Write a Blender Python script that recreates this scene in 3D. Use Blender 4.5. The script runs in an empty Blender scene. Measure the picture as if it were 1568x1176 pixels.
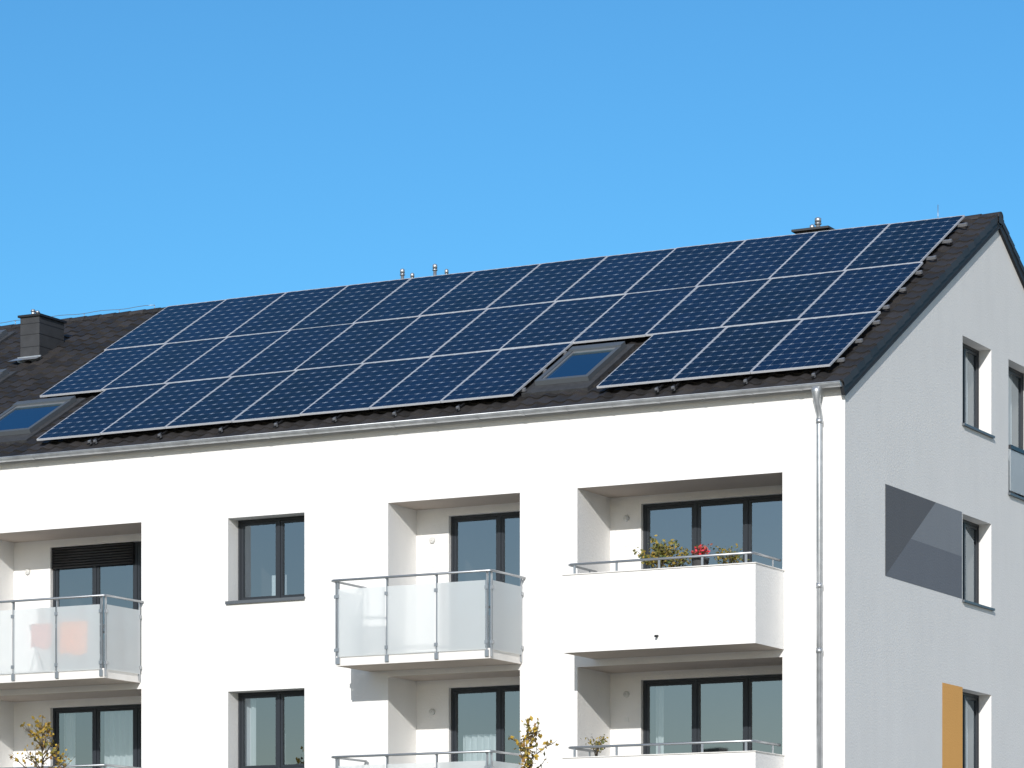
import bpy, math, random
from mathutils import Vector, Matrix, Euler
random.seed(7)
scene = bpy.context.scene
ZC = 1.7            # building datum above ground
SLOPE = 0.566
TH = math.atan(SLOPE)
CT, ST = math.cos(TH), math.sin(TH)
RIDGE_Y = 7.30
XL = -32.0
TZ = 9.69           # tile base plane height at the wall line

# ------------------------------------------------------------------ materials
def new_mat(name):
    m = bpy.data.materials.new(name); m.use_nodes = True
    nt = m.node_tree
    b = nt.nodes['Principled BSDF']
    return m, nt, b
def N(nt, t, **kw):
    n = nt.nodes.new(t)
    for k, v in kw.items():
        setattr(n, k, v)
    return n
def simple(name, col, rough=0.5, metal=0.0, spec=0.5, var=0.0, vscale=3.0, bump=0.0, bscale=50.0, bdist=0.003):
    m, nt, b = new_mat(name)
    b.inputs['Base Color'].default_value = (*col, 1)
    b.inputs['Roughness'].default_value = rough
    b.inputs['Metallic'].default_value = metal
    b.inputs['Specular IOR Level'].default_value = spec
    tc = N(nt, 'ShaderNodeTexCoord')
    if var > 0:
        no = N(nt, 'ShaderNodeTexNoise'); no.inputs['Scale'].default_value = vscale; no.inputs['Detail'].default_value = 5
        nt.links.new(tc.outputs['Object'], no.inputs['Vector'])
        r = N(nt, 'ShaderNodeMapRange'); r.inputs[1].default_value = .25; r.inputs[2].default_value = .75
        r.inputs[3].default_value = 1 - var; r.inputs[4].default_value = 1 + var
        nt.links.new(no.outputs['Fac'], r.inputs[0])
        mx = N(nt, 'ShaderNodeMix', data_type='RGBA', blend_type='MULTIPLY'); mx.inputs[0].default_value = 1
        mx.inputs[6].default_value = (*col, 1)
        nt.links.new(r.outputs[0], mx.inputs[7])
        nt.links.new(mx.outputs[2], b.inputs['Base Color'])
    if bump > 0:
        no = N(nt, 'ShaderNodeTexNoise'); no.inputs['Scale'].default_value = bscale; no.inputs['Detail'].default_value = 4
        nt.links.new(tc.outputs['Object'], no.inputs['Vector'])
        bp = N(nt, 'ShaderNodeBump'); bp.inputs['Strength'].default_value = bump; bp.inputs['Distance'].default_value = bdist
        nt.links.new(no.outputs['Fac'], bp.inputs['Height'])
        nt.links.new(bp.outputs['Normal'], b.inputs['Normal'])
    return m

def stucco(name, col):
    m, nt, b = new_mat(name)
    b.inputs['Roughness'].default_value = .9
    b.inputs['Specular IOR Level'].default_value = .2
    tc = N(nt, 'ShaderNodeTexCoord')
    n1 = N(nt, 'ShaderNodeTexNoise'); n1.inputs['Scale'].default_value = .7; n1.inputs['Detail'].default_value = 6
    mp = N(nt, 'ShaderNodeMapping'); mp.inputs['Scale'].default_value = (2.2, 2.2, .6)
    n3 = N(nt, 'ShaderNodeTexNoise'); n3.inputs['Scale'].default_value = 1.3; n3.inputs['Detail'].default_value = 7
    nt.links.new(tc.outputs['Object'], mp.inputs[0]); nt.links.new(mp.outputs[0], n3.inputs['Vector'])
    n2 = N(nt, 'ShaderNodeTexNoise'); n2.inputs['Scale'].default_value = 30; n2.inputs['Detail'].default_value = 4
    nt.links.new(tc.outputs['Object'], n1.inputs['Vector']); nt.links.new(tc.outputs['Object'], n2.inputs['Vector'])
    ad = N(nt, 'ShaderNodeMath', operation='ADD'); nt.links.new(n1.outputs['Fac'], ad.inputs[0]); nt.links.new(n3.outputs['Fac'], ad.inputs[1])
    r = N(nt, 'ShaderNodeMapRange'); r.inputs[1].default_value = .7; r.inputs[2].default_value = 1.3
    r.inputs[3].default_value = .96; r.inputs[4].default_value = 1.01
    nt.links.new(ad.outputs[0], r.inputs[0])
    mx = N(nt, 'ShaderNodeMix', data_type='RGBA', blend_type='MULTIPLY'); mx.inputs[0].default_value = 1
    mx.inputs[6].default_value = (*col, 1)
    nt.links.new(r.outputs[0], mx.inputs[7]); nt.links.new(mx.outputs[2], b.inputs['Base Color'])
    bp = N(nt, 'ShaderNodeBump'); bp.inputs['Strength'].default_value = .65; bp.inputs['Distance'].default_value = .011
    nt.links.new(n2.outputs['Fac'], bp.inputs['Height']); nt.links.new(bp.outputs['Normal'], b.inputs['Normal'])
    return m

M_STUCCO = stucco('white_render', (.82, .81, .79))
M_SOFFIT_BOUNCE = stucco('soffit_bounce_tint', (.52, .45, .39))  # dim, warm ground bounce on ceilings and slab undersides put into the colour
M_GREYP = [stucco('grey_paint_a', (.130, .137, .150)), stucco('grey_paint_b', (.24, .26, .285)), stucco('grey_paint_c', (.170, .186, .212))]
M_ORANGE = stucco('orange_paint', (.80, .42, .13))
M_CONC = simple('painted_concrete', (.74, .72, .69), .8, var=.06, vscale=4, bump=.2, bscale=30)
M_FRAME = simple('anthracite_frame', (.026, .031, .038), .4, spec=.4)
M_SILL = simple('sill_metal', (.12, .135, .15), .45, metal=.3)
M_ZINC = simple('zinc', (.52, .54, .56), .42, metal=.8, var=.18, vscale=6, bump=.1, bscale=12)
M_STEEL = simple('galvanised_steel', (.42, .44, .46), .38, metal=.8, var=.1)
M_ALU = simple('aluminium', (.66, .68, .72), .45, metal=.35)
M_CLAMP = simple('rail_alu', (.30, .31, .33), .4, metal=.5)
M_BLACK = simple('black_metal', (.012, .012, .014), .5)
M_VERGE = simple('verge_metal', (.026, .029, .034), .6, spec=.3, var=.15)
M_CHIM = simple('slate_cladding', (.048, .050, .054), .6, spec=.3, var=.15, vscale=5)
M_LEAD = simple('lead_flashing', (.050, .052, .056), .6, spec=.3, var=.25, vscale=9, bump=.4, bscale=14, bdist=.01)
M_SHUT = simple('shutter_slats', (.016, .017, .019), .5)
M_ROOM = simple('room_wall', (.17, .135, .115), .9, var=.1)
M_CURT = simple('curtain', (.72, .72, .72), .9)
M_LAMP = simple('lamp_shell', (.62, .62, .60), .4)
M_POT = simple('terracotta', (.30, .12, .06), .8, var=.15)
M_DARKPOT = simple('dark_pot', (.06, .06, .06), .6)
M_WHITE = simple('white_plastic', (.78, .78, .76), .5)
M_BLANK = simple('orange_towel', (.85, .26, .06), .9)
M_PINK = simple('pink_towel', (.80, .34, .28), .9)

def tile_mat():
    m, nt, b = new_mat('roof_tile')
    b.inputs['Roughness'].default_value = .55
    b.inputs['Specular IOR Level'].default_value = .4
    tc = N(nt, 'ShaderNodeTexCoord')
    sep = N(nt, 'ShaderNodeSeparateXYZ'); nt.links.new(tc.outputs['UV'], sep.inputs[0])
    fx = N(nt, 'ShaderNodeMath', operation='FLOOR'); fy = N(nt, 'ShaderNodeMath', operation='FLOOR')
    nt.links.new(sep.outputs[0], fx.inputs[0]); nt.links.new(sep.outputs[1], fy.inputs[0])
    cb = N(nt, 'ShaderNodeCombineXYZ'); nt.links.new(fx.outputs[0], cb.inputs[0]); nt.links.new(fy.outputs[0], cb.inputs[1])
    wn = N(nt, 'ShaderNodeTexWhiteNoise'); nt.links.new(cb.outputs[0], wn.inputs[0])
    no = N(nt, 'ShaderNodeTexNoise'); no.inputs['Scale'].default_value = 2.2; no.inputs['Detail'].default_value = 7
    nt.links.new(tc.outputs['Object'], no.inputs['Vector'])
    ad = N(nt, 'ShaderNodeMath', operation='ADD'); nt.links.new(wn.outputs['Value'], ad.inputs[0]); nt.links.new(no.outputs['Fac'], ad.inputs[1])
    cr = N(nt, 'ShaderNodeMapRange'); cr.inputs[1].default_value = .3; cr.inputs[2].default_value = 1.7; cr.inputs[3].default_value = 0; cr.inputs[4].default_value = 1
    nt.links.new(ad.outputs[0], cr.inputs[0])
    rp = N(nt, 'ShaderNodeValToRGB')
    rp.color_ramp.elements[0].color = (.018, .0172, .0175, 1); rp.color_ramp.elements[1].color = (.047, .043, .0425, 1)
    nt.links.new(cr.outputs[0], rp.inputs[0]); nt.links.new(rp.outputs[0], b.inputs['Base Color'])
    n2 = N(nt, 'ShaderNodeTexNoise'); n2.inputs['Scale'].default_value = 60; nt.links.new(tc.outputs['Object'], n2.inputs['Vector'])
    bp = N(nt, 'ShaderNodeBump'); bp.inputs['Strength'].default_value = .3; bp.inputs['Distance'].default_value = .003
    nt.links.new(n2.outputs['Fac'], bp.inputs['Height']); nt.links.new(bp.outputs['Normal'], b.inputs['Normal'])
    return m
M_TILE = tile_mat()

def glass_mat(name, fac, tint=(.78, .90, 1.0), dist=.0015, through=(.70, .76, .78)):
    m = bpy.data.materials.new(name); m.use_nodes = True
    nt = m.node_tree; nt.nodes.clear()
    out = N(nt, 'ShaderNodeOutputMaterial')
    tr = N(nt, 'ShaderNodeBsdfTransparent'); tr.inputs[0].default_value = (*through, 1)
    gl = N(nt, 'ShaderNodeBsdfGlossy'); gl.inputs['Roughness'].default_value = .015; gl.inputs['Color'].default_value = (*tint, 1)
    tc = N(nt, 'ShaderNodeTexCoord'); no = N(nt, 'ShaderNodeTexNoise'); no.inputs['Scale'].default_value = .9; no.inputs['Detail'].default_value = 0
    nt.links.new(tc.outputs['Object'], no.inputs['Vector'])
    bp = N(nt, 'ShaderNodeBump'); bp.inputs['Strength'].default_value = .4; bp.inputs['Distance'].default_value = dist
    nt.links.new(no.outputs['Fac'], bp.inputs['Height']); nt.links.new(bp.outputs['Normal'], gl.inputs['Normal'])
    mx = N(nt, 'ShaderNodeMixShader'); mx.inputs[0].default_value = fac
    nt.links.new(tr.outputs[0], mx.inputs[1]); nt.links.new(gl.outputs[0], mx.inputs[2]); nt.links.new(mx.outputs[0], out.inputs[0])
    return m
M_GLASS = glass_mat('window_glass', .29)
M_SKYGLASS = glass_mat('roof_window_glass', .45, tint=(.6, .85, 1.0))

def frosted_mat():
    m = bpy.data.materials.new('frosted_glass'); m.use_nodes = True
    nt = m.node_tree; nt.nodes.clear()
    out = N(nt, 'ShaderNodeOutputMaterial')
    df = N(nt, 'ShaderNodeBsdfDiffuse'); df.inputs[0].default_value = (.74, .78, .79, 1)
    tl = N(nt, 'ShaderNodeBsdfTranslucent'); tl.inputs[0].default_value = (.88, .91, .92, 1)
    rf = N(nt, 'ShaderNodeBsdfRefraction'); rf.inputs['Roughness'].default_value = .30; rf.inputs['IOR'].default_value = 1.15; rf.inputs[0].default_value = (.93, .95, .95, 1)
    tp = N(nt, 'ShaderNodeBsdfTransparent')
    gl = N(nt, 'ShaderNodeBsdfGlossy'); gl.inputs['Roughness'].default_value = .08
    a = N(nt, 'ShaderNodeMixShader'); a.inputs[0].default_value = .32
    nt.links.new(df.outputs[0], a.inputs[1]); nt.links.new(tl.outputs[0], a.inputs[2])
    r2 = N(nt, 'ShaderNodeMixShader'); r2.inputs[0].default_value = .34
    nt.links.new(rf.outputs[0], r2.inputs[1]); nt.links.new(tp.outputs[0], r2.inputs[2])
    c = N(nt, 'ShaderNodeMixShader'); c.inputs[0].default_value = .32
    nt.links.new(a.outputs[0], c.inputs[1]); nt.links.new(r2.outputs[0], c.inputs[2])
    e = N(nt, 'ShaderNodeMixShader'); e.inputs[0].default_value = .06
    nt.links.new(c.outputs[0], e.inputs[1]); nt.links.new(gl.outputs[0], e.inputs[2])
    nt.links.new(e.outputs[0], out.inputs[0])
    return m
M_FROST = frosted_mat()

def panel_mat():
    m, nt, b = new_mat('pv_cells')
    b.inputs['Roughness'].default_value = .09
    b.inputs['IOR'].default_value = 1.31
    tc = N(nt, 'ShaderNodeTexCoord')
    sep = N(nt, 'ShaderNodeSeparateXYZ'); nt.links.new(tc.outputs['UV'], sep.inputs[0])
    def math_(op, a, bb=None, cc=None):
        n = N(nt, 'ShaderNodeMath', operation=op)
        for i, v in enumerate((a, bb, cc)):
            if v is None: continue
            if isinstance(v, (int, float)): n.inputs[i].default_value = v
            else: nt.links.new(v, n.inputs[i])
        return n.outputs[0]
    def dist(coord, n):
        s = math_('MULTIPLY', coord, n)
        f = math_('FRACT', s)
        g = math_('SUBTRACT', f, .5)
        return math_('SUBTRACT', .5, math_('ABSOLUTE', g)), s
    du, su = dist(sep.outputs[0], 6)
    dv, sv = dist(sep.outputs[1], 10)
    lu = math_('LESS_THAN', du, .020)
    lv = math_('LESS_THAN', dv, .036)
    corner = math_('LESS_THAN', math_('ADD', du, dv), .13)
    cb = N(nt, 'ShaderNodeCombineXYZ')
    nt.links.new(math_('FLOOR', su), cb.inputs[0]); nt.links.new(math_('FLOOR', sv), cb.inputs[1])
    oi = N(nt, 'ShaderNodeObjectInfo'); nt.links.new(oi.outputs['Random'], cb.inputs[2])
    wn = N(nt, 'ShaderNodeTexWhiteNoise'); nt.links.new(cb.outputs[0], wn.inputs[0])
    dash = math_('LESS_THAN', du, .26)
    dashv = math_('MULTIPLY', dash, math_('ADD', .20, math_('MULTIPLY', wn.outputs['Value'], .50)))
    line = math_('MAXIMUM', math_('MULTIPLY', lu, .15), math_('MAXIMUM', math_('MULTIPLY', lv, math_('ADD', .14, dashv)), math_('MULTIPLY', corner, .62)))
    bu, _ = dist(sep.outputs[0], 18)
    bar = math_('MULTIPLY', math_('LESS_THAN', bu, .03), .04)
    fac = math_('MAXIMUM', line, bar)
    tone = math_('ADD', math_('MULTIPLY', wn.outputs['Value'], .45), math_('MULTIPLY', oi.outputs['Random'], .55))
    rp = N(nt, 'ShaderNodeValToRGB')
    rp.color_ramp.elements[0].color = (.0015, .003, .009, 1); rp.color_ramp.elements[1].color = (.003, .010, .038, 1)
    nt.links.new(tone, rp.inputs[0])
    mx = N(nt, 'ShaderNodeMix', data_type='RGBA'); nt.links.new(fac, mx.inputs[0])
    nt.links.new(rp.outputs[0], mx.inputs[6]); mx.inputs[7].default_value = (.38, .43, .50, 1)
    nt.links.new(mx.outputs[2], b.inputs['Base Color'])
    no = N(nt, 'ShaderNodeTexNoise'); no.inputs['Scale'].default_value = 2.0; nt.links.new(tc.outputs['Object'], no.inputs['Vector'])
    bp = N(nt, 'ShaderNodeBump'); bp.inputs['Strength'].default_value = .3; bp.inputs['Distance'].default_value = .008
    nt.links.new(no.outputs['Fac'], bp.inputs['Height']); nt.links.new(bp.outputs['Normal'], b.inputs['Normal'])
    return m
M_PV = panel_mat()

def leaf_mat(name, cols):
    m, nt, b = new_mat(name)
    b.inputs['Roughness'].default_value = .6
    g = N(nt, 'ShaderNodeNewGeometry')
    rp = N(nt, 'ShaderNodeValToRGB')
    els = rp.color_ramp.elements
    while len(els) < len(cols): els.new(.5)
    for i, c in enumerate(cols):
        els[i].position = i / (len(cols) - 1); els[i].color = (*c, 1)
    nt.links.new(g.outputs['Random Per Island'], rp.inputs[0]); nt.links.new(rp.outputs[0], b.inputs['Base Color'])
    return m
M_LEAF_A = leaf_mat('autumn_leaves', [(.10, .10, .02), (.42, .27, .03), (.55, .38, .05), (.22, .11, .025), (.18, .17, .03)])
M_LEAF_G = leaf_mat('shrub_leaves', [(.04, .07, .015), (.15, .14, .03), (.38, .26, .04), (.06, .10, .02), (.30, .19, .03)])
M_LEAF_R = leaf_mat('red_flowers', [(.6, .02, .04), (.7, .05, .08), (.04, .09, .02), (.6, .03, .05)])
M_BARK = simple('bark', (.10, .08, .06), .9, var=.2, vscale=20)

# ------------------------------------------------------------------ mesh builder
class MB:
    def __init__(s, T=None):
        s.v, s.f, s.m, s.uv, s.sm = [], [], [], [], []
        s.T = T or Matrix.Identity(4)
    def pts(s, ps):
        i = len(s.v)
        s.v += [tuple(s.T @ Vector(p)) for p in ps]
        return i
    def face(s, ps, mi=0, uv=None, smooth=False):
        i = s.pts(ps)
        s.f.append(tuple(range(i, i + len(ps)))); s.m.append(mi); s.uv.append(uv); s.sm.append(smooth)
    def box(s, x0, x1, y0, y1, z0, z1, mi=0, bottom=None):
        if x0 > x1: x0, x1 = x1, x0
        if y0 > y1: y0, y1 = y1, y0
        if z0 > z1: z0, z1 = z1, z0
        i = s.pts([(x0, y0, z0), (x1, y0, z0), (x1, y1, z0), (x0, y1, z0), (x0, y0, z1), (x1, y0, z1), (x1, y1, z1), (x0, y1, z1)])
        for n_, q in enumerate(((0, 3, 2, 1), (4, 5, 6, 7), (0, 1, 5, 4), (1, 2, 6, 5), (2, 3, 7, 6), (3, 0, 4, 7))):
            s.f.append(tuple(i + k for k in q)); s.m.append(bottom if (n_ == 0 and bottom is not None) else mi); s.uv.append(None); s.sm.append(False)
    def tube(s, pts, r, mi=0, n=10, caps=True):
        pts = [Vector(p) for p in pts]
        rs = r if isinstance(r, (list, tuple)) else [r] * len(pts)
        rings = []
        up = None
        for k, p in enumerate(pts):
            if k == 0: t = pts[1] - pts[0]
            elif k == len(pts) - 1: t = pts[-1] - pts[-2]
            else: t = (pts[k + 1] - pts[k]).normalized() + (pts[k] - pts[k - 1]).normalized()
            t.normalize()
            if up is None:
                up = Vector((0, 0, 1)) if abs(t.z) < .9 else Vector((1, 0, 0))
            a = t.cross(up)
            if a.length < 1e-4: a = t.cross(Vector((0, 1, 0)))
            a.normalize(); bq = a.cross(t).normalized(); up = bq
            rings.append(s.pts([p + rs[k] * (a * math.cos(2 * math.pi * j / n) + bq * math.sin(2 * math.pi * j / n)) for j in range(n)]))
        for k in range(len(rings) - 1):
            for j in range(n):
                j2 = (j + 1) % n
                s.f.append((rings[k] + j, rings[k] + j2, rings[k + 1] + j2, rings[k + 1] + j)); s.m.append(mi); s.uv.append(None); s.sm.append(True)
        if caps:
            s.f.append(tuple(rings[0] + j for j in range(n - 1, -1, -1))); s.m.append(mi); s.uv.append(None); s.sm.append(False)
            s.f.append(tuple(rings[-1] + j for j in range(n))); s.m.append(mi); s.uv.append(None); s.sm.append(False)
    def build(s, name, mats, parent=None):
        me = bpy.data.meshes.new(name); me.from_pydata(s.v, [], s.f)
        for m in mats: me.materials.append(m)
        me.polygons.foreach_set('material_index', s.m)
        me.polygons.foreach_set('use_smooth', s.sm)
        if any(u is not None for u in s.uv):
            l = me.uv_layers.new(name='UVMap')
            for p, u in zip(me.polygons, s.uv):
                if u is None: continue
                for k, li in enumerate(p.loop_indices): l.data[li].uv = u[k]
        me.update()
        o = bpy.data.objects.new(name, me); scene.collection.objects.link(o)
        if parent: o.parent = parent
        return o
def empty(name, loc=(0, 0, 0), parent=None):
    o = bpy.data.objects.new(name, None); scene.collection.objects.link(o); o.location = loc
    if parent: o.parent = parent
    return o

B = empty('apartment_building', (0, 0, ZC))
G0 = -ZC

# ------------------------------------------------------------------ walls with holes
def wall_grid(mb, u0, u1, w0, top, holes, mk, extra=(), mi=0):
    us = sorted(set([u0, u1] + [h[0] for h in holes] + [h[1] for h in holes] + list(extra)))
    ws = sorted(set([w0] + [h[2] for h in holes] + [h[3] for h in holes]))
    for a, b in zip(us[:-1], us[1:]):
        lim = min(top(a), top(b))
        wz = [w for w in ws if w < lim - 1e-4]
        for k, w in enumerate(wz):
            last = (k == len(wz) - 1)
            if last: ta, tb = top(a), top(b)
            else: ta = tb = wz[k + 1]
            cu, cw = (a + b) / 2, (w + min(ta, tb)) / 2
            if any(h[0] < cu < h[1] and h[2] < cw < h[3] for h in holes): continue
            mb.face([mk(a, w), mk(b, w), mk(b, tb), mk(a, ta)], mi)

T_GABLE = Matrix.Rotation(math.pi / 2, 4, 'Z')   # local x->+Y, local y(into)->-X

def reveal(mb, x0, x1, z0, z1, y0, y1, ceil=0, mi=0):
    mb.face([(x0, y0, z0), (x0, y1, z0), (x0, y1, z1), (x0, y0, z1)], mi)
    mb.face([(x1, y1, z0), (x1, y0, z0), (x1, y0, z1), (x1, y1, z1)], mi)
    mb.face([(x0, y0, z1), (x0, y1, z1), (x1, y1, z1), (x1, y0, z1)], ceil)
    mb.face([(x0, y0, z0), (x1, y0, z0), (x1, y1, z0), (x0, y1, z0)], mi)

def window_unit(name, x0, x1, z0, z1, y, mull, T=None, room=True, parent=B, curtains=(), items=(), roomdepth=2.6, side=.25):
    mb = MB(T)
    fw, fd = .05, .08
    mb.box(x0, x1, y, y + fd, z1 - fw, z1, 0)
    mb.box(x0, x1, y, y + fd, z0, z0 + fw, 0)
    mb.box(x0, x0 + fw, y, y + fd, z0 + fw, z1 - fw, 0)
    mb.box(x1 - fw, x1, y, y + fd, z0 + fw, z1 - fw, 0)
    xs = [x0 + fw] + [m for m in mull] + [x1 - fw]
    for m_ in mull: mb.box(m_ - .025, m_ + .025, y, y + fd, z0 + fw, z1 - fw, 0)
    for a, b in zip(xs[:-1], xs[1:]):
        a2 = a + (.025 if a in mull else 0) + .004; b2 = b - (.025 if b in mull else 0) - .004
        sw = .045
        za, zb = z0 + fw + .004, z1 - fw - .004
        mb.box(a2, b2, y + .012, y + .07, zb - sw, zb, 0); mb.box(a2, b2, y + .012, y + .07, za, za + sw, 0)
        mb.box(a2, a2 + sw, y + .012, y + .07, za + sw, zb - sw, 0); mb.box(b2 - sw, b2, y + .012, y + .07, za + sw, zb - sw, 0)
        tz = random.uniform(-.004, .004); tx = random.uniform(-.004, .004)
        mb.face([(a2 + sw, y + .04 - tx, za + sw), (b2 - sw, y + .04 + tx, za + sw), (b2 - sw, y + .04 + tx + tz, zb - sw), (a2 + sw, y + .04 - tx + tz, zb - sw)], 1)
    if room:
        y0, y1 = y + .09, y + roomdepth
        X0, X1, Z0, Z1 = x0 - side, x1 + side, z0 - .7 if z1 - z0 < 1.8 else z0 - .02, z1 + .25
        mb.face([(X0, y1, Z0), (X1, y1, Z0), (X1, y1, Z1), (X0, y1, Z1)], 2)
        mb.face([(X0, y0, Z0), (X0, y1, Z0), (X0, y1, Z1), (X0, y0, Z1)], 2)
        mb.face([(X1, y0, Z0), (X1, y1, Z0), (X1, y1, Z1), (X1, y0, Z1)], 2)
        mb.face([(X0, y0, Z0), (X1, y0, Z0), (X1, y1, Z0), (X0, y1, Z0)], 2)
        mb.face([(X0, y0, Z1), (X1, y0, Z1), (X1, y1, Z1), (X0, y1, Z1)], 2)
        mb.face([(X0, y0, Z0), (x0, y0, Z0), (x0, y0, Z1), (X0, y0, Z1)], 2)
        mb.face([(x1, y0, Z0), (X1, y0, Z0), (X1, y0, Z1), (x1, y0, Z1)], 2)
        mb.face([(x0, y0, z1), (x1, y0, z1), (x1, y0, Z1), (x0, y0, Z1)], 2)
        mb.face([(x0, y0, Z0), (x1, y0, Z0), (x1, y0, z0), (x0, y0, z0)], 2)
        w_ = x1 - x0
        if roomdepth > 2:
            mb.box(x0 + w_ * .15, x0 + w_ * .6, y1 - .45, y1 - .02, Z0 + .02, z0 + .9, 5)
            mb.box(x0 + w_ * .62, x0 + w_ * .9, y1 - .03, y1 - .01, z1 - 1.0, z1 - .45, 4)
    for (ca, cb_, cz0, cz1) in curtains:
        n = int((cb_ - ca) / .02)
        pr = None
        ph = random.random() * 6
        for k in range(n + 1):
            xx = ca + (cb_ - ca) * k / n
            yy = y + .22 + .03 * math.sin(xx * 52 + ph) + .012 * math.sin(xx * 23 + ph)
            if pr: mb.face([(pr[0], pr[1], cz0), (xx, yy, cz0), (xx, yy, cz1), (pr[0], pr[1], cz1)], 3, smooth=False)
            pr = (xx, yy)
    for (ia, ib, iz0, iz1) in items:
        mb.box(ia, ib, y + .14, y + .16, iz0, iz1, 4)
    return mb.build(name, [M_FRAME, M_GLASS, M_ROOM, M_CURT, M_WHITE, M_POT], parent)

# facade -----------------------------------------------------------
facade = MB()
STOREY = 3.0
log_R = dict(x0=-4.81, x1=-1.088, d=1.26, wx0=-4.23, wx1=-1.25, mull=[-3.25, -2.31])
log_M = dict(x0=-8.465, x1=-5.895, d=1.0, wx0=-7.82, wx1=-6.02, mull=[-6.86])
log_L = dict(x0=-17.28, x1=-13.58, d=1.2, wx0=-16.44, wx1=-13.72, mull=[-15.48, -14.57])
log_L2 = dict(x0=-28.0, x1=-24.3, d=1.2, wx0=-27.2, wx1=-24.5, mull=[-26.3, -25.4])
loggias = [('R', log_R), ('M', log_M), ('L', log_L), ('K', log_L2)]
holes = []
for k in range(3):
    top = 8.29 - STOREY * k
    for _, L in loggias:
        holes.append((L['x0'], L['x1'], max(top - 2.74, G0 + .25), top))
wins = []
for zz0, zz1 in [(6.76, 8.24), (3.76, 5.165), (.76, 2.2)]:
    for wx0, wx1 in ((-11.735, -10.152), (-20.9, -19.3)):
        holes.append((wx0, wx1, zz0, zz1)); wins.append((wx0, wx1, zz0, zz1))
wall_grid(facade, XL, 0, G0, lambda u: 9.64, holes, lambda u, w: (u, 0, w))
WR = .33
for (a, b, c, d) in wins: reveal(facade, a, b, c, d, 0, WR + .06)
for k in range(3):
    top = 8.29 - STOREY * k
    bot = max(top - 2.74, G0 + .25)
    for nm, L in loggias:
        d = L['d']
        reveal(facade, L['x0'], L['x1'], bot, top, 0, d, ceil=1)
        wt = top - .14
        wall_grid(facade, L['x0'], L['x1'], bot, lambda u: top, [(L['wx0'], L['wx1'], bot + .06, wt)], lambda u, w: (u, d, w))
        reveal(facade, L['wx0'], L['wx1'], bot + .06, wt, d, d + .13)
facade.build('facade_wall', [M_STUCCO, M_SOFFIT_BOUNCE], B)

# gable wall ---------------------------------------------------------
gable = MB(T_GABLE)
gt = lambda y: (9.60 + SLOPE * y) if y <= RIDGE_Y else (9.60 + SLOPE * (2 * RIDGE_Y - y))
DEPTH = 2 * RIDGE_Y
gh = []
for k, (a, b) in enumerate([(9.82, 11.37), (6.72, 8.24), (3.66, 5.17), (.66, 2.2)]):
    gh.append((5.5, 7.0, a, b))
gh.append((7.93, 9.45, 8.92, 11.36)); gh.append((7.93, 9.45, 2.0, 3.5))
wall_grid(gable, 0, DEPTH, G0, gt, gh, lambda u, w: (u, 0, w), extra=[RIDGE_Y])
for h in gh: reveal(gable, *h, 0, .28)
gable.build('gable_wall', [M_STUCCO], B)
back = MB()
back.face([(0, DEPTH, G0), (XL, DEPTH, G0), (XL, DEPTH, 9.60), (0, DEPTH, 9.60)])
back.face([(XL, DEPTH, G0), (XL, 0, G0), (XL, 0, 9.60), (XL, RIDGE_Y, gt(RIDGE_Y)), (XL, DEPTH, 9.60)])
back.build('rear_walls', [M_STUCCO], B)

art = MB(T_GABLE)
def gp(u, w): return (u, -.004, w)
y0, y1, z0, z1 = 1.77, 5.46, 6.74, 8.262
A = gp(y0, z0); Bp = gp(y1, z0); C = gp(y1, z1); D = gp(y0, z1)
P = gp(4.15, z1)
Q = gp(2.95, z0 + (z1 - z0) * (2.95 - y0) / (4.15 - y0))
R = gp(y1, z0 + .74)
art.face([A, Q, P, D], 0); art.face([Q, R, C, P], 1); art.face([A, Bp, R, Q], 2)
art.build('painted_grey_field', M_GREYP, B)
art2 = MB(T_GABLE); art2.face([gp(4.47, 3.64), gp(5.49, 3.64), gp(5.49, 5.19), gp(4.47, 5.19)])
art2.build('painted_orange_field', [M_ORANGE], B)

# windows --------------------------------------------------------------
for i, (a, b, c, d) in enumerate(wins):
    mid = (a + b) / 2 + .06
    cur = (); it = ()
    if i == 0: it = [(a + .62, a + .92, c + .1, c + .48)]
    if i == 2: it = [(a + .72, a + .9, c + .1, c + .66)]; cur = [(a + .02, a + .22, c, d)]
    window_unit('window', a + .003, b - .003, c + .003, d - .003, WR, [mid], curtains=cur, items=it)
    mb = MB(); mb.box(a - .03, b + .02, -.045, WR, c - .03, c + .004); mb.box(a - .03, b + .02, -.05, -.045, c - .05, c + .004)
    mb.build('window_sill', [M_SILL], B)
for h in gh:
    a, b, c, d = h
    window_unit('gable_window', a + .003, b - .003, c + .003, d - .003, .23, [(a + b) / 2] if d - c < 2 else [], T=T_GABLE, roomdepth=1.2, side=.1, curtains=[(a + .1, b - .1, c, d)])
    mb = MB(T_GABLE); mb.box(a - .03, b + .06, -.05, .23, c - .035, c + .004); mb.build('window_sill', [M_SILL], B)
mb = MB(T_GABLE); mb.box(7.95, 9.43, -.03, -.015, 8.97, 9.72, 1); mb.box(7.93, 9.45, -.05, 0.0, 9.73, 9.80, 0)
mb.build('window_guard', [M_FRAME, M_FROST], B)

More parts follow.
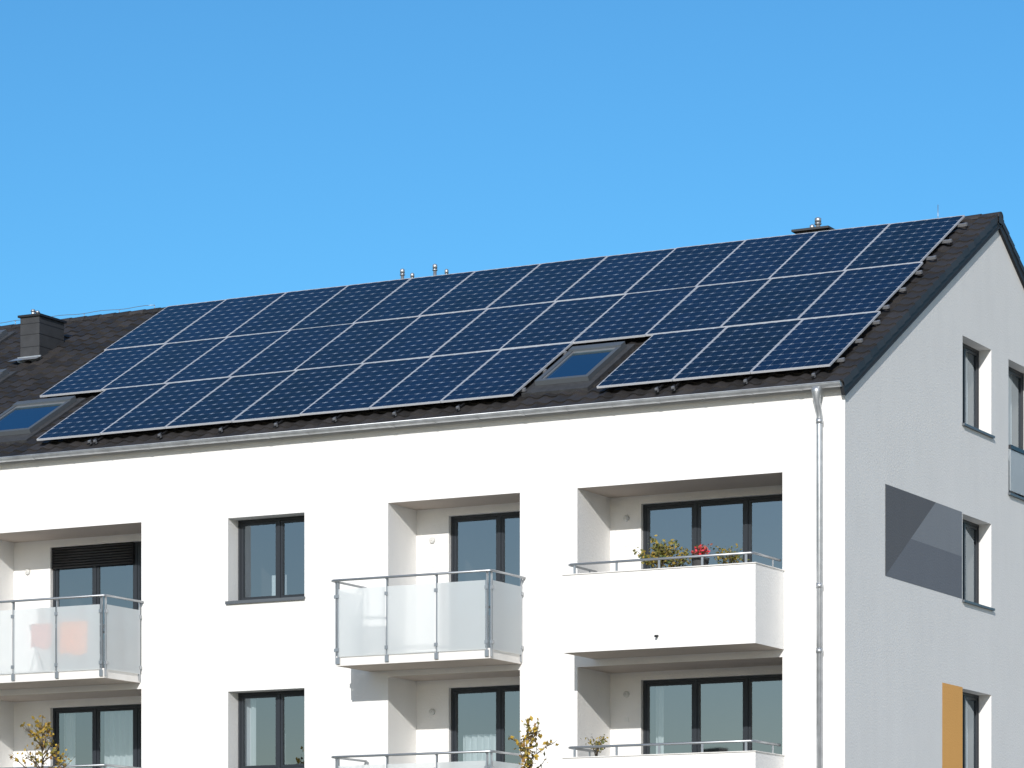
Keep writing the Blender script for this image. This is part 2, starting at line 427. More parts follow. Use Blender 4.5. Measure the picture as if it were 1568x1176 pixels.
for k in range(3):
    top = 8.29 - STOREY * k; bot = max(top - 2.74, G0 + .25)
    for nm, L in loggias:
        cur = ()
        if nm == 'L' and k == 1: cur = [(-15.4, -14.7, bot, top), (-16.35, -16.1, bot, top)]
        if nm == 'M' and k == 1: cur = [(-7.7, -6.95, bot, top - .95)]
        if nm == 'R' and k == 0: cur = [(-1.75, -1.5, bot, top)]
        if nm == 'R' and k == 1: cur = [(-4.1, -3.95, bot, top)]
        window_unit('balcony_door', L['wx0'] + .003, L['wx1'] - .003, bot + .063, top - .143, L['d'] + .08, L['mull'], curtains=cur, side=.1)
mb = MB()
for j in range(8):
    z = 8.145 - .05 * j
    mb.tube([(-16.42, 1.245, z - .025), (-14.60, 1.245, z - .025)], .026, 0, n=8)
mb.build('roller_shutter', [M_SHUT], B)

for k in range(2):
    for (x, d, z) in ((-8.14, 1.0, 7.74), (-4.5, 1.26, 7.92), (-16.95, 1.2, 7.72)):
        z -= STOREY * k
        mb = MB(); mb.tube([(x, d, z), (x, d - .03, z), (x, d - .05, z)], [.055, .055, .035], 0, n=16)
        mb.tube([(x, d - .045, z), (x, d - .062, z)], [.02, .012], 0, n=10)
        mb.build('balcony_lamp', [M_LAMP], B)
        mb = MB(); mb.box(x - .04, x + .04, d - .012, d, z - .47, z - .39); mb.build('socket', [M_WHITE], B)

# ------------------------------------------------------------------ balconies
BD = 1.16
def solid_balcony(xa, xb, zb, name):
    e = empty(name, (0, 0, 0), B)
    mb = MB(); t = .14; zt = zb + 1.27
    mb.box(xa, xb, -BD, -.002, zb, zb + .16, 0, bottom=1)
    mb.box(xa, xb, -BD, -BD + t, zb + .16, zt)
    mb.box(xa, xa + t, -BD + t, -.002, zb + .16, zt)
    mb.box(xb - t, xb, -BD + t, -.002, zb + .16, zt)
    mb.build('parapet', [M_STUCCO, M_SOFFIT_BOUNCE], e)
    mb = MB()
    mb.box(xa - .015, xb + .015, -BD - .02, -BD + t + .01, zt + .002, zt + .018)
    mb.box(xa - .015, xa + t + .01, -BD + t + .01, 0, zt + .002, zt + .018)
    mb.box(xb - t - .01, xb + .015, -BD + t + .01, 0, zt + .002, zt + .018)
    mb.build('coping', [M_CONC], e)
    mb = MB(); zr = zb + 1.45; yo = -BD + .06
    xl, xr = xa + .07, xb - .07
    mb.tube([(xl, -.05, zr), (xl, yo + .05, zr), (xl + .05, yo, zr), (xr - .05, yo, zr), (xr, yo + .05, zr), (xr, -.005, zr)], .021, 0)
    n = 4
    for k in range(n + 1):
        x = xl + .12 + (xr - xl - .24) * k / n
        mb.box(x - .02, x + .02, yo - .006, yo + .006, zt + .018, zr)
    for x in (xl, xr):
        mb.box(x - .006, x + .006, -.32, -.28, zt + .018, zr)
    mb.build('handrail', [M_STEEL], e)
    mb = MB(); x = xa + (xb - xa) * .5
    mb.tube([(x, -BD + .03, zb + .2), (x, -BD - .09, zb + .185)], .02); mb.build('drain_spout', [M_BLACK], e)

def glass_balcony(xa, xb, zb, n, name):
    e = empty(name, (0, 0, 0), B)
    mb = MB()
    mb.box(xa, xb, -BD + .02, -.002, zb, zb + .17, 0, bottom=1); mb.build('slab', [M_CONC, M_SOFFIT_BOUNCE], e)
    mb = MB(); g0, g1 = zb + .15, zb + 1.30
    w = (xb - xa)
    yo = -BD - .012
    xs = [xa + .05 + (w - .10) * k / n for k in range(n + 1)]
    for a, b in zip(xs[:-1], xs[1:]):
        mb.face([(a + .018, yo - .002, g0), (b - .018, yo - .002, g0), (b - .018, yo - .002, g1), (a + .018, yo - .002, g1)], 0)
    for xx in (xa - .03, xb + .03):
        mb.face([(xx, -BD + .06, g0), (xx, -.06, g0), (xx, -.06, g1), (xx, -BD + .06, g1)], 0)
    mb.build('frosted_panes', [M_FROST], e)
    mb = MB(); zr = zb + 1.45
    for x in xs:
        mb.box(x - .012, x + .012, yo + .008, yo + .05, zb + .03, zr - .01)
        for zc in (g0 + .12, g1 - .12):
            mb.box(x - .03, x + .03, yo - .018, yo + .012, zc - .03, zc + .03)
        mb.box(x - .035, x + .035, yo + .0, yo + .03, zb + .03, zb + .14)
    for xx, sg in ((xa, -1), (xb, 1)):
        for y in (-BD + .05, -.05):
            mb.box(xx + sg * .002, xx + sg * .022, y - .02, y + .02, zb + .03, zr - .01)
            for zc in (g0 + .12, g1 - .12): mb.box(xx + sg * .002, xx + sg * .045, y - .03, y + .03, zc - .03, zc + .03)
    yr = yo - .03
    mb.tube([(xa - .06, -.02, zr), (xa - .06, yr + .04, zr), (xa - .02, yr, zr), (xb + .02, yr, zr), (xb + .06, yr + .04, zr), (xb + .06, -.005, zr)], .021)
    for x in xs: mb.box(x - .008, x + .008, yr, yo + .03, zr - .03, zr - .015)
    mb.build('railing', [M_STEEL], e)

for k in range(3):
    zb = 5.41 - STOREY * k
    if zb < G0: break
    solid_balcony(-4.50, -1.06, zb, 'balcony_solid')
    glass_balcony(-8.83, -5.86, zb - .02, 3, 'balcony_glass')
    glass_balcony(-17.52, -13.6, zb - .01, 4, 'balcony_glass')
    glass_balcony(-28.2, -24.3, zb - .01, 4, 'balcony_glass')
rack = empty('drying_rack', (0, 0, ZC))
mb = MB()
for x in (-15.3, -14.0):
    mb.tube([(x, -.98, 5.57), (x, -.55, 6.42)], .012); mb.tube([(x, -.55, 5.57), (x, -1.0, 6.42)], .012)
for y in (-1.0, -.88, -.76, -.64, -.55): mb.tube([(-15.3, y, 6.42), (-14.0, y, 6.42)], .008)
mb.build('frame', [M_STEEL], rack)
mb = MB()
for (a, b, mi, zl) in ((-14.62, -14.02, 0, 5.86), (-15.25, -14.8, 1, 6.0)):
    n = 12; pr = None
    for k in range(n + 1):
        x = a + (b - a) * k / n; yy = -1.03 - .018 * math.sin(k * 1.1); zz = zl + .03 * math.sin(k * .6)
        if pr: mb.face([(pr[0], pr[1], pr[2]), (x, yy, zz), (x, -1.02, 6.44), (pr[0], -1.02, 6.44)], mi)
        pr = (x, yy, zz)
mb.build('towels', [M_BLANK, M_PINK], rack)

# ------------------------------------------------------------------ roof tiles
def roof_slope(name, xa, xb, mirror=False, dx=.0375):
    me = bpy.data.meshes.new(name)
    nx = int(round((xb - xa) / dx)); pitch = .335
    L = (RIDGE_Y + .17) / CT
    nr = int(math.ceil(L / pitch))
    verts, faces, uvs = [], [], []
    def P(x, s, h):
        s = min(s, L)
        y = -.17 + s * CT - h * ST; z = TZ - .17 * SLOPE + s * ST + h * CT
        if mirror: y = 2 * RIDGE_Y - y
        return (x, y, z)
    def wave(x):
        t = (x / .30) % 1.0
        return .034 * (max(0, math.sin(math.pi * min(t / .55, 1))) ** .8) if t < .55 else -.004 * math.sin(math.pi * (t - .55) / .45)
    rng = random.Random(3)
    rows = []
    for r in range(nr):
        lift = [rng.uniform(-.004, .004) for _ in range(int((xb - xa) / .3) + 3)]
        for (s, off, under) in ((r * pitch, .002, True), (r * pitch, .042, False), ((r + 1) * pitch, .010, False)):
            base = len(verts)
            for i in range(nx + 1):
                x = xa + i * (xb - xa) / nx
                w = wave(x)
                jt = lift[int((x - xa) / .3)]
                ss = s + (jt * 2 if off > .03 else 0)
                verts.append(P(x, ss, off + (w if not under else w * .9) + (jt if off > .03 else 0)))
            rows.append((base, r))
        for a in (len(rows) - 3, len(rows) - 2):
            ba, bb = rows[a][0], rows[a + 1][0]
            for i in range(nx):
                q = (ba + i, ba + i + 1, bb + i + 1, bb + i)
                faces.append(q if not mirror else q[::-1])
                x = xa + (i + .5) * (xb - xa) / nx
                uvs.append((x / .3 + 200, r + .5))
    me.from_pydata(verts, [], faces)
    l = me.uv_layers.new(name='UVMap')
    for p, u in zip(me.polygons, uvs):
        for li in p.loop_indices: l.data[li].uv = u
    me.materials.append(M_TILE); me.update()
    o = bpy.data.objects.new(name, me); scene.collection.objects.link(o); o.parent = B
    return o
roof_slope('roof_front', XL - .1, -.06)
roof_slope('roof_back', XL - .1, -.06, mirror=True, dx=.15)

def onroof(x, Y, h):
    return Vector((x, Y - h * ST, TZ + SLOPE * Y + h * CT))
mb = MB()
for sgn in (0, 1):
    f = (lambda y: y) if sgn == 0 else (lambda y: 2 * RIDGE_Y - y)
    mb.face([(XL, f(-.1), TZ - .1 * SLOPE - .03), (0, f(-.1), TZ - .1 * SLOPE - .03), (0, f(RIDGE_Y), TZ + RIDGE_Y * SLOPE - .03), (XL, f(RIDGE_Y), TZ + RIDGE_Y * SLOPE - .03)], 0)
mb.build('roof_underlay', [M_BLACK], B)
mb = MB(); pitch = .335; L = (RIDGE_Y + .17) / CT
for side in (0, 1):
    r = 0
    while r * pitch < L - .05:
        s0, s1 = r * pitch - .01, min((r + 1) * pitch + .03, L)
        def V(x, s, h):
            y = -.17 + s * CT - h * ST; z = TZ - .17 * SLOPE + s * ST + h * CT
            if side: y = 2 * RIDGE_Y - y
            return (x, y, z)
        prof = [(-.30, .02), (-.27, .06), (-.20, .07), (-.13, .045), (-.05, .045), (.02, .068), (.06, .055), (.066, -.06)]
        for (xa, ha), (xb, hb) in zip(prof[:-1], prof[1:]):
            mb.face([V(xa, s0, ha + .028), V(xb, s0, hb + .028), V(xb, s1, hb), V(xa, s1, ha)], 0, uv=[(r + .5, side * 7 + .5)] * 4)
            mb.face([V(xa, s0, ha - .01), V(xb, s0, hb - .01), V(xb, s0, hb + .028), V(xa, s0, ha + .028)], 0, uv=[(r + .5, side * 7 + .5)] * 4)
        r += 1
mb.build('verge_tiles', [M_TILE], B)
mb = MB()
for side in (0, 1):
    f = (lambda y: y) if side == 0 else (lambda y: 2 * RIDGE_Y - y)
    def VB(x, Y, h):
        p = onroof(x, Y, h); return (p.x, f(p.y), p.z)
    for (xa, xb, ha, hb) in ((-.01, .05, -.17, -.02), (.052, .060, -.18, -.15)):
        q = [VB(x, Y, h) for Y in (-.2, RIDGE_Y) for (x, h) in ((xa, ha), (xb, ha), (xb, hb), (xa, hb))]
        i = mb.pts(q)
        for fc in ((0, 1, 2, 3), (7, 6, 5, 4), (0, 4, 5, 1), (1, 5, 6, 2), (2, 6, 7, 3), (3, 7, 4, 0)):
            mb.f.append(tuple(i + k for k in fc)); mb.m.append(0); mb.uv.append(None); mb.sm.append(False)
mb.build('verge_board', [M_VERGE], B)
# ridge caps
mb = MB()
x = .085; k = 0
rz = TZ + SLOPE * RIDGE_Y - .055
while x > XL:
    n = 10
    x2 = x - .40
    ra, rb_ = .12, .105
    for j in range(n):
        a0, a1 = math.pi * j / n, math.pi * (j + 1) / n
        def c(xx, r_, a): return (xx, RIDGE_Y + r_ * math.cos(a), rz + .03 + r_ * math.sin(a) * .9)
        mb.face([c(x, ra, a0), c(x, ra, a1), c(x2, rb_, a1), c(x2, rb_, a0)], 0, uv=[(k + .5, .5)] * 4, smooth=True)
        mb.face([c(x, ra, a0), c(x, ra, a1), c(x, ra - .03, a1), c(x, ra - .03, a0)], 0, uv=[(k + .5, .5)] * 4)
    if k == 0:
        mb.face([(x - .005, RIDGE_Y + .112 * math.cos(math.pi * j / n), rz + .03 + .112 * .9 * math.sin(math.pi * j / n)) for j in range(n + 1)] + [(x - .005, RIDGE_Y - .1, rz - .08), (x - .005, RIDGE_Y + .1, rz - .08)], 0, uv=[(0.5, 0.5)] * (n + 3))
    x -= .37; k += 1
mb.build('ridge_caps', [M_TILE], B)

# gutter -------------------------------------------------------------
mb = MB(); gy, gz, gr = -.215, 9.625, .072
n = 12
xa, xb = XL, .03
for j in range(n):
    a0, a1 = math.pi + math.pi * j / n, math.pi + math.pi * (j + 1) / n
    for (rr) in (gr, gr - .008):
        mb.face([(xa, gy + rr * math.cos(a0), gz + rr * math.sin(a0)), (xb, gy + rr * math.cos(a0), gz + rr * math.sin(a0)),
                 (xb, gy + rr * math.cos(a1), gz + rr * math.sin(a1)), (xa, gy + rr * math.cos(a1), gz + rr * math.sin(a1))], 0, smooth=True)
mb.tube([(xa, gy - gr, gz + .003), (xb, gy - gr, gz + .003)], .011, 0, n=8)
mb.face([(xb, gy + gr * math.cos(math.pi + math.pi * j / n), gz + gr * math.sin(math.pi + math.pi * j / n)) for j in range(n + 1)], 0)
x = -.7; kk = 0
while x > XL:
    wd = .025 if kk % 3 else .06
    for j in range(n):
        a0, a1 = math.pi + math.pi * j / n, math.pi + math.pi * (j + 1) / n
        rr = gr + .006
        mb.face([(x, gy + rr * math.cos(a0), gz + rr * math.sin(a0)), (x + wd, gy + rr * math.cos(a0), gz + rr * math.sin(a0)),
                 (x + wd, gy + rr * math.cos(a1), gz + rr * math.sin(a1)), (x, gy + rr * math.cos(a1), gz + rr * math.sin(a1))], 0)
    x -= .84; kk += 1
mb.face([(xa, -.14, 9.635), (xb - .03, -.14, 9.635), (xb - .03, -.03, 9.685), (xa, -.03, 9.685)], 0)
mb.build('gutter', [M_ZINC], B)
mb = MB(); px = -.40
mb.tube([(px, gy, gz - .05), (px, gy, gz - .12), (px, gy, gz - .22), (px, gy + .02, gz - .30), (px, -.10, gz - .46), (px, -.10, gz - .6), (px, -.10, G0 + .1)], [.085, .085, .06, .05, .05, .05, .05], 0, n=16)
for z in (9.05, 6.4, 5.35, 2.9, .2):
    mb.tube([(px, -.10, z - .04), (px, -.10, z + .04)], .060, 0, n=16)
    mb.box(px - .012, px + .012, -.06, 0, z - .01, z + .01)
mb.build('downpipe', [M_ZINC], B)

# roof windows --------------------------------------------------------
def rb(mb, xa, xb, ya, yb, ha, hb, mi=0):
    q = [tuple(onroof(x, Y, h)) for Y in (ya, yb) for (x, h) in ((xa, ha), (xb, ha), (xb, hb), (xa, hb))]
    i = mb.pts(q)
    for fc in ((0, 1, 2, 3), (7, 6, 5, 4), (0, 4, 5, 1), (1, 5, 6, 2), (2, 6, 7, 3), (3, 7, 4, 0)):
        mb.f.append(tuple(i + k for k in fc)); mb.m.append(mi); mb.uv.append(None); mb.sm.append(False)
def roof_window(x0, x1, Y0, Y1):
    mb = MB(); f = .08
    rb(mb, x0 - .12, x1 + .12, Y0 - .30, Y1 + .12, -.02, .085, 1)
    rb(mb, x0, x1, Y0, Y0 + f, .087, .17, 0); rb(mb, x0, x1, Y1 - f - .08, Y1, .087, .19, 0)
    rb(mb, x0, x0 + f, Y0 + f, Y1 - f - .08, .087, .17, 0); rb(mb, x1 - f, x1, Y0 + f, Y1 - f - .08, .087, .17, 0)
    rb(mb, x0 + f, x1 - f, Y0 + f, Y1 - f - .08, .087, .095, 3)  # black sheet added in place of the dark room behind the glass
    g = .03
    for (a, b, c_, d_) in ((x0 + f, x1 - f, Y0 + f, Y0 + f + g), (x0 + f, x1 - f, Y1 - f - .08 - g, Y1 - f - .08), (x0 + f, x0 + f + g, Y0 + f + g, Y1 - f - .08 - g), (x1 - f - g, x1 - f, Y0 + f + g, Y1 - f - .08 - g)):
        rb(mb, a, b, c_, d_, .097, .15, 4)
    mb.face([tuple(onroof(x0 + f + g, Y0 + f + g, .135)), tuple(onroof(x1 - f - g, Y0 + f + g, .135)), tuple(onroof(x1 - f - g, Y1 - f - .08 - g, .135)), tuple(onroof(x0 + f + g, Y1 - f - .08 - g, .135))], 2)
    mb.build('roof_window', [M_SILL, M_LEAD, M_SKYGLASS, M_BLACK, M_CLAMP], B)
roof_window(-6.0, -4.98, .82, 2.28)
roof_window(-17.95, -16.6, .84, 2.32)
roof_window(-21.0, -19.62, 3.0, 4.25)
roof_window(-22.9, -21.45, 5.5, 6.7)

# chimney --------------------------------------------------------------
mb = MB()
cx0, cx1, cy0, cy1 = -19.93, -19.46, 5.03, 5.88
ct = 13.46
mb.box(cx0, cx1, cy0, cy1, 12.3, ct, 0)
for z in (12.85, 13.1, 13.32):
    mb.box(cx0 - .004, cx1 + .004, cy0 - .004, cy1 + .004, z, z + .01, 1)
mb.box(cx0 - .04, cx1 + .04, cy0 - .04, cy1 + .04, ct, ct + .045, 1)
mb.box(cx0 - .05, cx1 + .05, cy0 - .03, cy0 - .005, 12.5, 12.66, 2)
mb.face([(cx0 - .08, cy0 - .03, 12.64), (cx1 + .08, cy0 - .03, 12.64), (cx1 + .12, cy0 - .28, 12.54), (cx0 - .12, cy0 - .28, 12.54)], 2)
for yy in (5.15, 5.3):
    mb.tube([(-19.7, yy, ct + .045), (-19.7, yy, ct + .13)], .04, 3); mb.tube([(-19.7, yy, ct + .13), (-19.7, yy, ct + .17)], [.055, .035], 3)
mb.build('chimney', [M_CHIM, M_BLACK, M_ZINC, M_ZINC], B)

def vent(x, Y, zt, r=.045):
    mb = MB(); zr = TZ + SLOPE * (2 * RIDGE_Y - Y)
    mb.tube([(x, Y, zr - .1), (x, Y, zt - .12)], r); mb.tube([(x, Y, zt - .13), (x, Y, zt - .11)], r * 1.5); mb.tube([(x, Y, zt - .09), (x, Y, zt - .02), (x, Y, zt)], [r * 1.35, r * 1.35, r * .5])
    mb.tube([(x, Y, zt - .12), (x, Y, zt - .08)], r * .8)
    mb.build('vent_pipe', [M_ZINC], B)
vent(-12.5, 7.6, 14.20, .035); vent(-12.33, 7.7, 14.12, .03)
vent(-11.76, 7.6, 14.22, .035); vent(-11.58, 7.75, 14.13, .03)
vent(-3.6, 7.6, 14.26, .045); vent(-3.80, 7.8, 14.19, .035)
mb = MB(); mb.box(-3.94, -3.36, 7.4, 7.9, 13.6, 13.98, 0); mb.box(-4.02, -3.28, 7.32, 7.98, 13.98, 14.02, 0); mb.build('vent_block', [M_CHIM], B)
mb = MB(); mb.tube([(-1.18, 7.45, 13.8), (-1.18, 7.45, 14.20)], .006, n=6); mb.build('lightning_rod', [M_STEEL], B)
mb = MB(); pts = []
for k in range(60): pts.append((-18.2 - k * .22, RIDGE_Y, 13.97 + .012 * math.sin(k * 1.3)))
mb.tube(pts, .006, n=5)
for k in range(0, 60, 4): mb.tube([(pts[k][0], RIDGE_Y, 13.88), pts[k]], .007, n=5)
mb.build('lightning_wire', [M_STEEL], B)

# ------------------------------------------------------------------ solar panels
YR = [(.245, 2.495), (2.507, 4.735), (4.747, 7.02)]
PH = .19
def solar_panel(x0, x1, Y0, Y1):
    w = x1 - x0; h = (Y1 - Y0) / CT
    mb = MB(); t = .035; f = .014
    W, H = w / 2, h / 2
    mb.box(-W, W, -H, -H + f, -t, 0, 0); mb.box(-W, W, H - f, H, -t, 0, 0)
    mb.box(-W, -W + f, -H + f, H - f, -t, 0, 0); mb.box(W - f, W, -H + f, H - f, -t, 0, 0)
    mb.face([(-W + f, -H + f, -.004), (W - f, -H + f, -.004), (W - f, H - f, -.004), (-W + f, H - f, -.004)], 1,
            uv=[(.0, .0), (1, 0), (1, 1), (0, 1)])
    mb.face([(-W + f, -H + f, -.03), (-W + f, H - f, -.03), (W - f, H - f, -.03), (W - f, -H + f, -.03)], 2)
    o = mb.build('solar_panel', [M_ALU, M_PV, M_BLACK])
    p = onroof((x0 + x1) / 2, (Y0 + Y1) / 2, PH)
    o.location = (p.x, p.y, p.z + ZC)
    o.rotation_euler = (TH + random.uniform(-.004, .004), random.uniform(-.003, .003), 0)
gap = .012
for ri, (Y0, Y1) in enumerate(YR):
    if ri == 0:
        xs = [(-.32 - 1.405 * (k + 1), -.32 - 1.405 * k) for k in range(3)] + [(-6.10 - 1.415 * (k + 1), -6.10 - 1.415 * k) for k in range(7)]
    else:
        s = -.41 if ri == 1 else -.47
        xs = [(s - 1.43 * (k + 1), s - 1.43 * k) for k in range(12)]
    for a, b in xs: solar_panel(a + gap / 2, b - gap / 2, Y0, Y1)
mb = MB()
for ri, (Y0, Y1) in enumerate(YR):
    for fr in (.15, .5, .85):
        Y = Y0 + (Y1 - Y0) * fr
        segs = [(-17.55, -.32)] if ri else [(-4.56, -.22), (-16.0, -6.06)]
        for a, b in segs:
            rb(mb, a, b, Y - .02, Y + .02, PH - .09, PH - .043, 0)
            rb(mb, b - .05, b - .001, Y - .03, Y + .03, PH - .085, PH - .04, 0)
            rb(mb, b - .035, b + .005, Y - .012, Y + .012, .06, PH - .09, 1)
for x in (-.55, -1.75, -3.05, -3.35, -7.1, -8.35, -9.55, -10.75, -11.9, -13.2, -14.6, -14.72):
    rb(mb, x - .02, x + .02, .0, .5, .085, .105, 1)
    rb(mb, x - .02, x + .02, .10, .13, .085, PH - .05, 1)
    rb(mb, x - .025, x + .025, .05, .09, .07, .135, 0)
mb.build('mounting_rails', [M_CLAMP, M_BLACK], B)

# ------------------------------------------------------------------ ground and surroundings
def noise_ground(name, c1, c2, sc):
    m, nt, b = new_mat(name)
    b.inputs['Roughness'].default_value = .95
    tc = N(nt, 'ShaderNodeTexCoord'); no = N(nt, 'ShaderNodeTexNoise'); no.inputs['Scale'].default_value = sc; no.inputs['Detail'].default_value = 8
    nt.links.new(tc.outputs['Object'], no.inputs['Vector'])
    rp = N(nt, 'ShaderNodeValToRGB'); rp.color_ramp.elements[0].color = (*c1, 1); rp.color_ramp.elements[1].color = (*c2, 1)
    rp.color_ramp.elements[0].position = .35; rp.color_ramp.elements[1].position = .65
    nt.links.new(no.outputs['Fac'], rp.inputs[0]); nt.links.new(rp.outputs[0], b.inputs['Base Color'])
    return m
M_GRASS = noise_ground('grass', (.06, .075, .025), (.11, .11, .045), .6)
M_PAVE = noise_ground('paving', (.36, .335, .30), (.44, .415, .37), 1.5)
M_ASPH = noise_ground('asphalt', (.045, .045, .047), (.06, .06, .062), 3)
mb = MB(); mb.face([(-1500, -1500, 0), (1500, -1500, 0), (1500, 1500, 0), (-1500, 1500, 0)]); mb.build('ground', [M_GRASS])
mb = MB(); mb.box(-60, 40, -18, -6.0, -.05, .06); mb.box(1.5, 26, -5.99, 40, -.05, .06); mb.build('pavement', [M_PAVE])  # unseen paving, kept pale and carried round to bounce light onto the gable
mb = MB(); mb.face([(-300, -32, .008), (300, -32, .008), (300, -20, .008), (-300, -20, .008)]); mb.build('road', [M_ASPH])
mb = MB(); mb.box(-300, 300, -20, -19.8, 0, .12); mb.box(-300, 300, -32.2, -32, 0, .12); mb.build('kerb', [M_CONC])
mb = MB()
for k in range(-40, 40): mb.face([(k * 6, -26.06, .013), (k * 6 + 3, -26.06, .013), (k * 6 + 3, -25.94, .013), (k * 6, -25.94, .013)])
mb.build('road_marking', [M_WHITE])

OB = empty('neighbour_building', (-52, -88, 0))
M_WALL2 = simple('beige_render', (.50, .46, .40), .9, var=.05)
M_ROOF2 = simple('brown_roof', (.10, .075, .06), .8, var=.2)
mb = MB(); mb.box(-28, 28, -6, 6, 0, 8)
mb.build('walls', [M_WALL2], OB)
mb = MB()
mb.face([(-28.5, 6.5, 7.9), (28.5, 6.5, 7.9), (28.5, 0, 11.2), (-28.5, 0, 11.2)]); mb.face([(-28.5, -6.5, 7.9), (28.5, -6.5, 7.9), (28.5, 0, 11.2), (-28.5, 0, 11.2)])
mb.face([(-28.4, -6.4, 7.9), (-28.4, 6.4, 7.9), (-28.4, 0, 11.2)]); mb.face([(28.4, -6.4, 7.9), (28.4, 6.4, 7.9), (28.4, 0, 11.2)])
for cx in (-17, -4, 9, 20): mb.box(cx, cx + .8, .8, 1.8, 10, 12.2)
mb.build('roof', [M_ROOF2], OB)
mb = MB()
for i in range(14):
    for j in range(3):
        x = -26 + i * 4; z = 1.0 + j * 2.4
        mb.box(x - .06, x + 1.46, 6.0, 6.04, z - .06, z + 1.46, 1); mb.box(x, x + 1.4, 6.0, 6.06, z, z + 1.4, 0)
mb.build('windows', [M_BLACK, M_WHITE], OB)

# ------------------------------------------------------------------ vegetation
def leaf(mb, p, size, mi, rng):
    a = Vector((rng.gauss(0, 1), rng.gauss(0, 1), rng.gauss(0, 1))).normalized()
    b = a.cross(Vector((rng.gauss(0, 1), rng.gauss(0, 1), rng.gauss(0, 1)))).normalized()
    c = a.cross(b)
    s = size * rng.uniform(.6, 1.2)
    mb.face([p - a * s * .5, p + b * s * .32 + c * s * .06, p + a * s * .5, p - b * s * .32 + c * s * .06], mi)

def young_tree(name, x, y, height, seed, spread=.5, leafmat=M_LEAF_A, leaves=5, lean=(0, 0)):
    rng = random.Random(seed)
    mb = MB()
    n = 16
    pts = [Vector((lean[0] * (k / n) ** 2 + rng.uniform(-.03, .03) * (k > 0), lean[1] * (k / n) ** 2 + rng.uniform(-.03, .03) * (k > 0), height * k / n)) for k in range(n + 1)]
    mb.tube(pts, [.055 * (1 - k / n) + .006 for k in range(n + 1)], 0, n=7)
    def along(ps, dens, sz, sp=.035):
        for p, q in zip(ps[:-1], ps[1:]):
            for _ in range(dens):
                c = p.lerp(q, rng.random()) + Vector((rng.gauss(0, sp), rng.gauss(0, sp), rng.gauss(0, sp)))
                leaf(mb, c, sz, 1, rng)
    along(pts[13:], 8, .09)
    for k in range(44):
        t = .28 + .68 * ((k + rng.random()) / 44) ** .8
        i = min(int(t * n), n - 1); base = pts[i].lerp(pts[i + 1], t * n - i)
        ang = rng.uniform(0, 2 * math.pi); Lb = (1.0 - t) * height * .84 * rng.uniform(.6, 1.1) * spread + .28
        d = Vector((math.cos(ang), math.sin(ang), rng.uniform(.5, 1.3))).normalized()
        ps = [base]
        m = 5
        for j in range(m):
            d = (d + Vector((rng.gauss(0, .2), rng.gauss(0, .2), .04))).normalized()
            ps.append(ps[-1] + d * Lb / m)
        mb.tube(ps, [.012 * (1 - j / m) + .003 for j in range(m + 1)], 0, n=5)
        along(ps[1:], leaves, .09)
        for _ in range(3):
            j = rng.randint(1, m - 1); dd = (d + Vector((rng.gauss(0, .6), rng.gauss(0, .6), rng.gauss(.1, .3)))).normalized()
            qs = [ps[j], ps[j] + dd * Lb * .2, ps[j] + dd * Lb * .38 + Vector((0, 0, .03))]
            mb.tube(qs, [.006, .004, .002], 0, n=4)
            along(qs, leaves - 1, .085)
    o = mb.build(name, [M_BARK, leafmat]); o.location = (x, y, 0)
    return o
young_tree('young_tree', -12.88, -4.0, 4.50 + ZC, 11, spread=.42, leaves=3)
young_tree('young_tree', -3.75, -4.0, 4.12 + ZC, 31, spread=.42, leaves=3, lean=(.08, 0))

def pot_plant(name, x, y, zfloor, ztop, rad, mat, seed, n=260, size=.055, stand=True, potmat=M_POT):
    e = empty(name, (x, y, zfloor + ZC))
    rng = random.Random(seed); H = ztop - zfloor
    potz = max(0.0, H - rad * 1.7 - .22)
    mb = MB()
    mb.tube([(0, 0, potz), (0, 0, potz + .22), (0, 0, potz + .25)], [.10, .14, .15], 0, n=18)
    mb.build('pot', [potmat], e)
    if stand and potz > .1:
        mb = MB(); mb.tube([(0, 0, potz - .02), (0, 0, potz)], .17, 0, n=18)
        for a in (0.4, 2.5, 4.6): mb.tube([(.13 * math.cos(a), .13 * math.sin(a), potz - .02), (.17 * math.cos(a), .17 * math.sin(a), 0)], .012, 0, n=6)
        mb.build('plant_stand', [M_BLACK], e)
    mb = MB(); cz = potz + .25
    stems = []
    for _ in range(14):
        a = rng.uniform(0, 2 * math.pi); r = rad * rng.uniform(.3, 1.0); h = (H - cz) * rng.uniform(.45, 1.0)
        tip = Vector((math.cos(a) * r, math.sin(a) * r * .7, cz + h)); mid = Vector((tip.x * .4, tip.y * .4, cz + h * .6))
        mb.tube([(0, 0, cz - .05), mid, tip], [.008, .006, .003], 0, n=4)
        stems.append((mid, tip))
    for _ in range(n):
        m_, t_ = rng.choice(stems); c = m_.lerp(t_, rng.random()) + Vector((rng.gauss(0, .045), rng.gauss(0, .045), rng.gauss(0, .04)))
        leaf(mb, c, size, 1, rng)
    mb.build('foliage', [M_BARK, mat], e)
pot_plant('potted_shrub', -2.96, -.78, 5.57, 7.26, .38, M_LEAF_G, 1, n=640, size=.07)
pot_plant('potted_shrub', -2.62, -.80, 5.57, 7.06, .26, M_LEAF_G, 5, n=340, size=.06)
pot_plant('potted_flowers', -2.14, -.90, 5.57, 7.04, .13, M_LEAF_R, 2, n=190, size=.06, potmat=M_DARKPOT)
pot_plant('potted_shrub', -1.68, -.80, 5.57, 7.02, .26, M_LEAF_G, 3, n=320, size=.055)
pot_plant('potted_shrub', -4.06, -.80, 2.57, 4.06, .22, M_LEAF_G, 4, n=150, size=.055, potmat=M_DARKPOT)

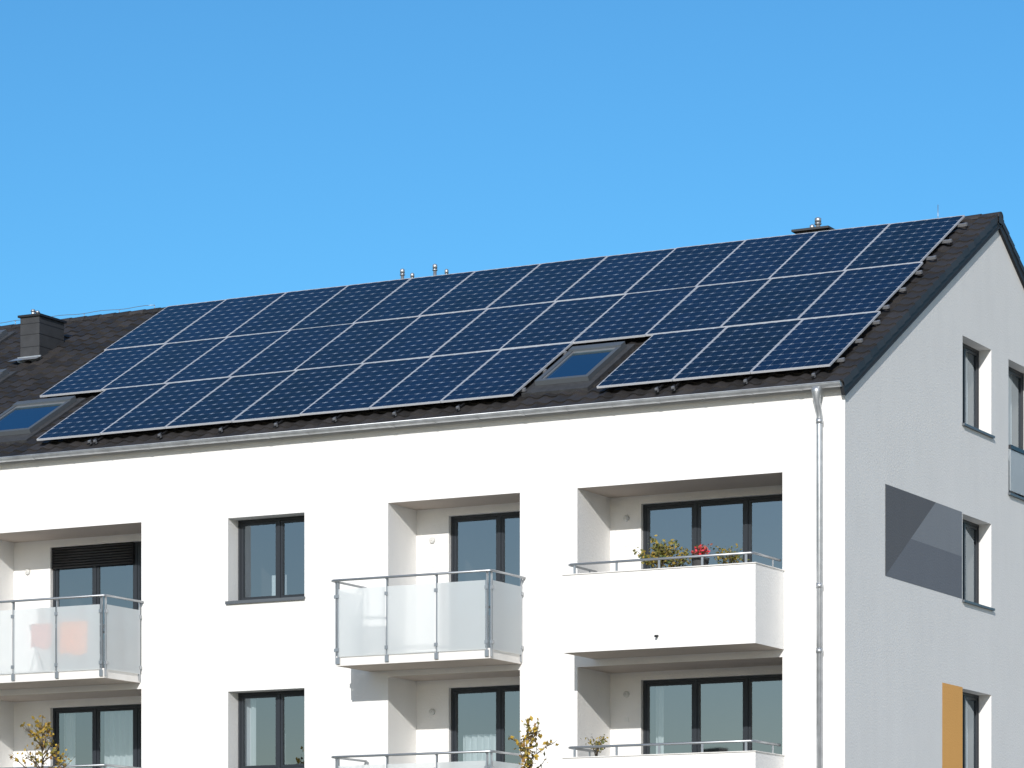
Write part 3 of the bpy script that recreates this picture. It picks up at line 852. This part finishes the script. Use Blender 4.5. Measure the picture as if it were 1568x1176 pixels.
# ------------------------------------------------------------------ light, sky, camera
EL, AZ = math.radians(23), math.radians(17.5)
S = Vector((math.sin(AZ) * math.cos(EL), -math.cos(AZ) * math.cos(EL), math.sin(EL)))
sd = bpy.data.lights.new('sun', 'SUN'); sd.energy = 3.95; sd.angle = math.radians(.5); sd.color = (1, .97, .93)
so = bpy.data.objects.new('sun', sd); scene.collection.objects.link(so); so.rotation_euler = S.to_track_quat('Z', 'Y').to_euler(); so.location = (20, -60, 40)
w = bpy.data.worlds.new('World'); scene.world = w; w.use_nodes = True
nt = w.node_tree; bg = nt.nodes['Background']
sk = nt.nodes.new('ShaderNodeTexSky'); sk.sky_type = 'NISHITA'; sk.sun_disc = False
sk.sun_elevation = EL; sk.sun_rotation = math.pi - AZ
sk.air_density = 1.0; sk.dust_density = .3; sk.ozone_density = 2.0
# the sky is deeper azure on the side away from the sun
tc = nt.nodes.new('ShaderNodeTexCoord')
dp = nt.nodes.new('ShaderNodeVectorMath'); dp.operation = 'DOT_PRODUCT'
nt.links.new(tc.outputs['Generated'], dp.inputs[0]); dp.inputs[1].default_value = (-math.sin(AZ), math.cos(AZ), 0)
mr = nt.nodes.new('ShaderNodeMapRange'); mr.inputs[1].default_value = .1; mr.inputs[2].default_value = .8; mr.interpolation_type = 'SMOOTHSTEP'
nt.links.new(dp.outputs['Value'], mr.inputs[0])
tint = nt.nodes.new('ShaderNodeMix'); tint.data_type = 'RGBA'
nt.links.new(mr.outputs[0], tint.inputs[0])
tint.inputs[6].default_value = (1.04, 1.0, .98, 1); tint.inputs[7].default_value = (.36, .83, 1.10, 1)
mu = nt.nodes.new('ShaderNodeMix'); mu.data_type = 'RGBA'; mu.blend_type = 'MULTIPLY'; mu.inputs[0].default_value = 1
nt.links.new(sk.outputs[0], mu.inputs[6]); nt.links.new(tint.outputs[2], mu.inputs[7])
nt.links.new(mu.outputs[2], bg.inputs[0])
bg.inputs[1].default_value = .125

cam = bpy.data.cameras.new('camera'); co = bpy.data.objects.new('camera', cam); scene.collection.objects.link(co)
co.location = (19.9, -49.4, ZC); co.rotation_euler = (math.pi / 2, 0, math.asin(.465))
cam.sensor_width = 36; cam.lens = 5046 / 1568 * 36; cam.shift_y = (1505 - 588) / 1568
cam.clip_end = 5000; cam.clip_start = .5
scene.camera = co
scene.view_settings.view_transform = 'Standard'; scene.view_settings.look = 'None'; scene.view_settings.exposure = 0
